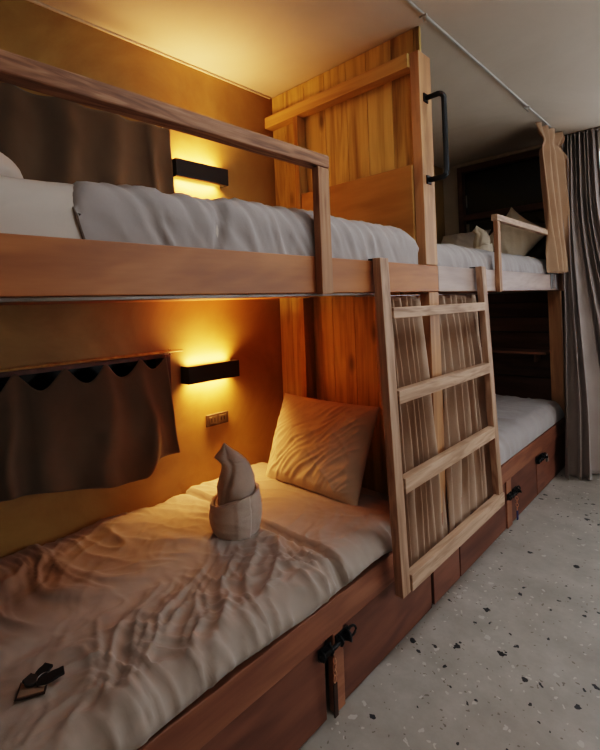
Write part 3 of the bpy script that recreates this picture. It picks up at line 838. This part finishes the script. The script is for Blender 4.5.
# ------------------------------------------------------------------ lamps
def wall_lamp(y, z, label):
    L = thing('wall_lamp', (LX, y, z), label, 'wall lamp')
    hw = .163; hz = .045
    m = MB()
    m.box(LX + .055, LX + .075, y - hw, y + hw, z - hz, z + hz, .5)            # front plate
    m.box(LX + .001, LX + .055, y - hw, y - hw + .006, z - hz, z + hz, .5)
    m.box(LX + .001, LX + .055, y + hw - .006, y + hw, z - hz, z + hz, .5)
    m.build('housing', BLACKM, L, .0015)
    m = MB().box(LX + .001, LX + .054, y - hw + .008, y + hw - .008, z - .012, z + .012, .5); m.build('wall_mount', BLACKM, L)
    for s_, nm in ((1, 'diffuser'), (-1, 'diffuser')):
        m = MB().box(LX + .012, LX + .050, y - hw + .012, y + hw - .012, z + s_ * .022 - .006, z + s_ * .022 + .006, .5); m.build(nm, LAMPGLOW, L)
        ld_ = bpy.data.lights.new('lamp_light', 'AREA'); ld_.shape = 'RECTANGLE'; ld_.size = .04; ld_.size_y = hw * 2 - .07
        ld_.spread = 2.3; ld_.energy = 7.0; ld_.color = (1, .53, .19)
        lo = bpy.data.objects.new('lamp_light', ld_); COL.objects.link(lo)
        lo.parent = L; lo.location = (.031, 0, s_ * .032)
        lo.rotation_euler = (0 if s_ < 0 else PI, 0, 0)
wall_lamp(1.414, 2.137, 'slim black up-down wall lamp above the upper bunk')
wall_lamp(1.440, 1.080, 'slim black up-down wall lamp above the lower bunk')

so = thing('wall_socket', (LX, 1.49, .81), 'dark double power socket on the wall under the lower lamp', 'socket')
MB().box(LX + .001, LX + .012, 1.417, 1.563, .778, .842, .5).build('face_plate', PLATE, so, .003)
m = MB().box(LX + .012, LX + .015, 1.435, 1.482, .79, .83, .5); m.box(LX + .012, LX + .015, 1.497, 1.545, .79, .83, .5); m.build('socket_insert', mat_plain('socket_insert', (.10, .068, .04), .4), so, .002)
for y in (1.448, 1.468, 1.511, 1.531): MB().box(LX + .0151, LX + .0156, y - .003, y + .003, .80, .82, .5).build('socket_slot', BLACKM, so)

# ------------------------------------------------------------------ light
def area(name, loc, rot, sx, sy, e, col):
    d = bpy.data.lights.new(name, 'AREA'); d.shape = 'RECTANGLE'; d.size = sx; d.size_y = sy; d.energy = e; d.color = col
    o = bpy.data.objects.new(name, d); COL.objects.link(o); o.location = loc; o.rotation_euler = rot; return o
area('window_daylight', (RX + .12, 2.85, 1.6), (0, math.radians(90), 0), 1.4, 2.4, 42, (.93, .96, 1.0))
area('room_light', (.6, -.5, CZ - .01), (0, 0, 0), .5, .5, 2.5, (1, .68, .4))
area('aisle_light', (-.30, 1.45, CZ - .01), (0, 0, 0), .35, 1.7, 14, (.90, .95, 1.0))
area('window_daylight', (.0, FY + .12, 1.8), (math.radians(-90), 0, 0), 1.6, 1.6, 10, (.86, .93, 1.0))
Wd = bpy.data.worlds.new('World'); S.world = Wd; Wd.use_nodes = True
Wd.node_tree.nodes['Background'].inputs[0].default_value = (.75, .85, 1, 1); Wd.node_tree.nodes['Background'].inputs[1].default_value = 2.0

# ------------------------------------------------------------------ camera (level, slight roll, upward-shifted optical centre)
f_px, rho, cy = 456., .0385, 304.6
th = math.atan(432.6 / f_px)
Fv = Vector((-math.sin(th), math.cos(th), 0)); R0 = Vector((math.cos(th), math.sin(th), 0)); U0 = Vector((0, 0, 1))
Rv = R0 * math.cos(rho) - U0 * math.sin(rho)
Uv = R0 * math.sin(rho) + U0 * math.cos(rho)
cam = bpy.data.cameras.new('camera'); co = bpy.data.objects.new('camera', cam); COL.objects.link(co)
M = Matrix((Rv, Uv, -Fv)).transposed().to_4x4(); M.translation = (0, 0, 1.42); co.matrix_world = M
cam.sensor_fit = 'HORIZONTAL'; cam.sensor_width = 36; cam.lens = f_px / 600 * 36
cam.shift_y = -(375 - cy) / 600; cam.clip_start = .02
S.camera = co
for o in ROOTS:
    if '_o' in o: del o['_o']
S.view_settings.view_transform = 'Filmic'
S.view_settings.look = 'High Contrast'
S.view_settings.exposure = -0.45
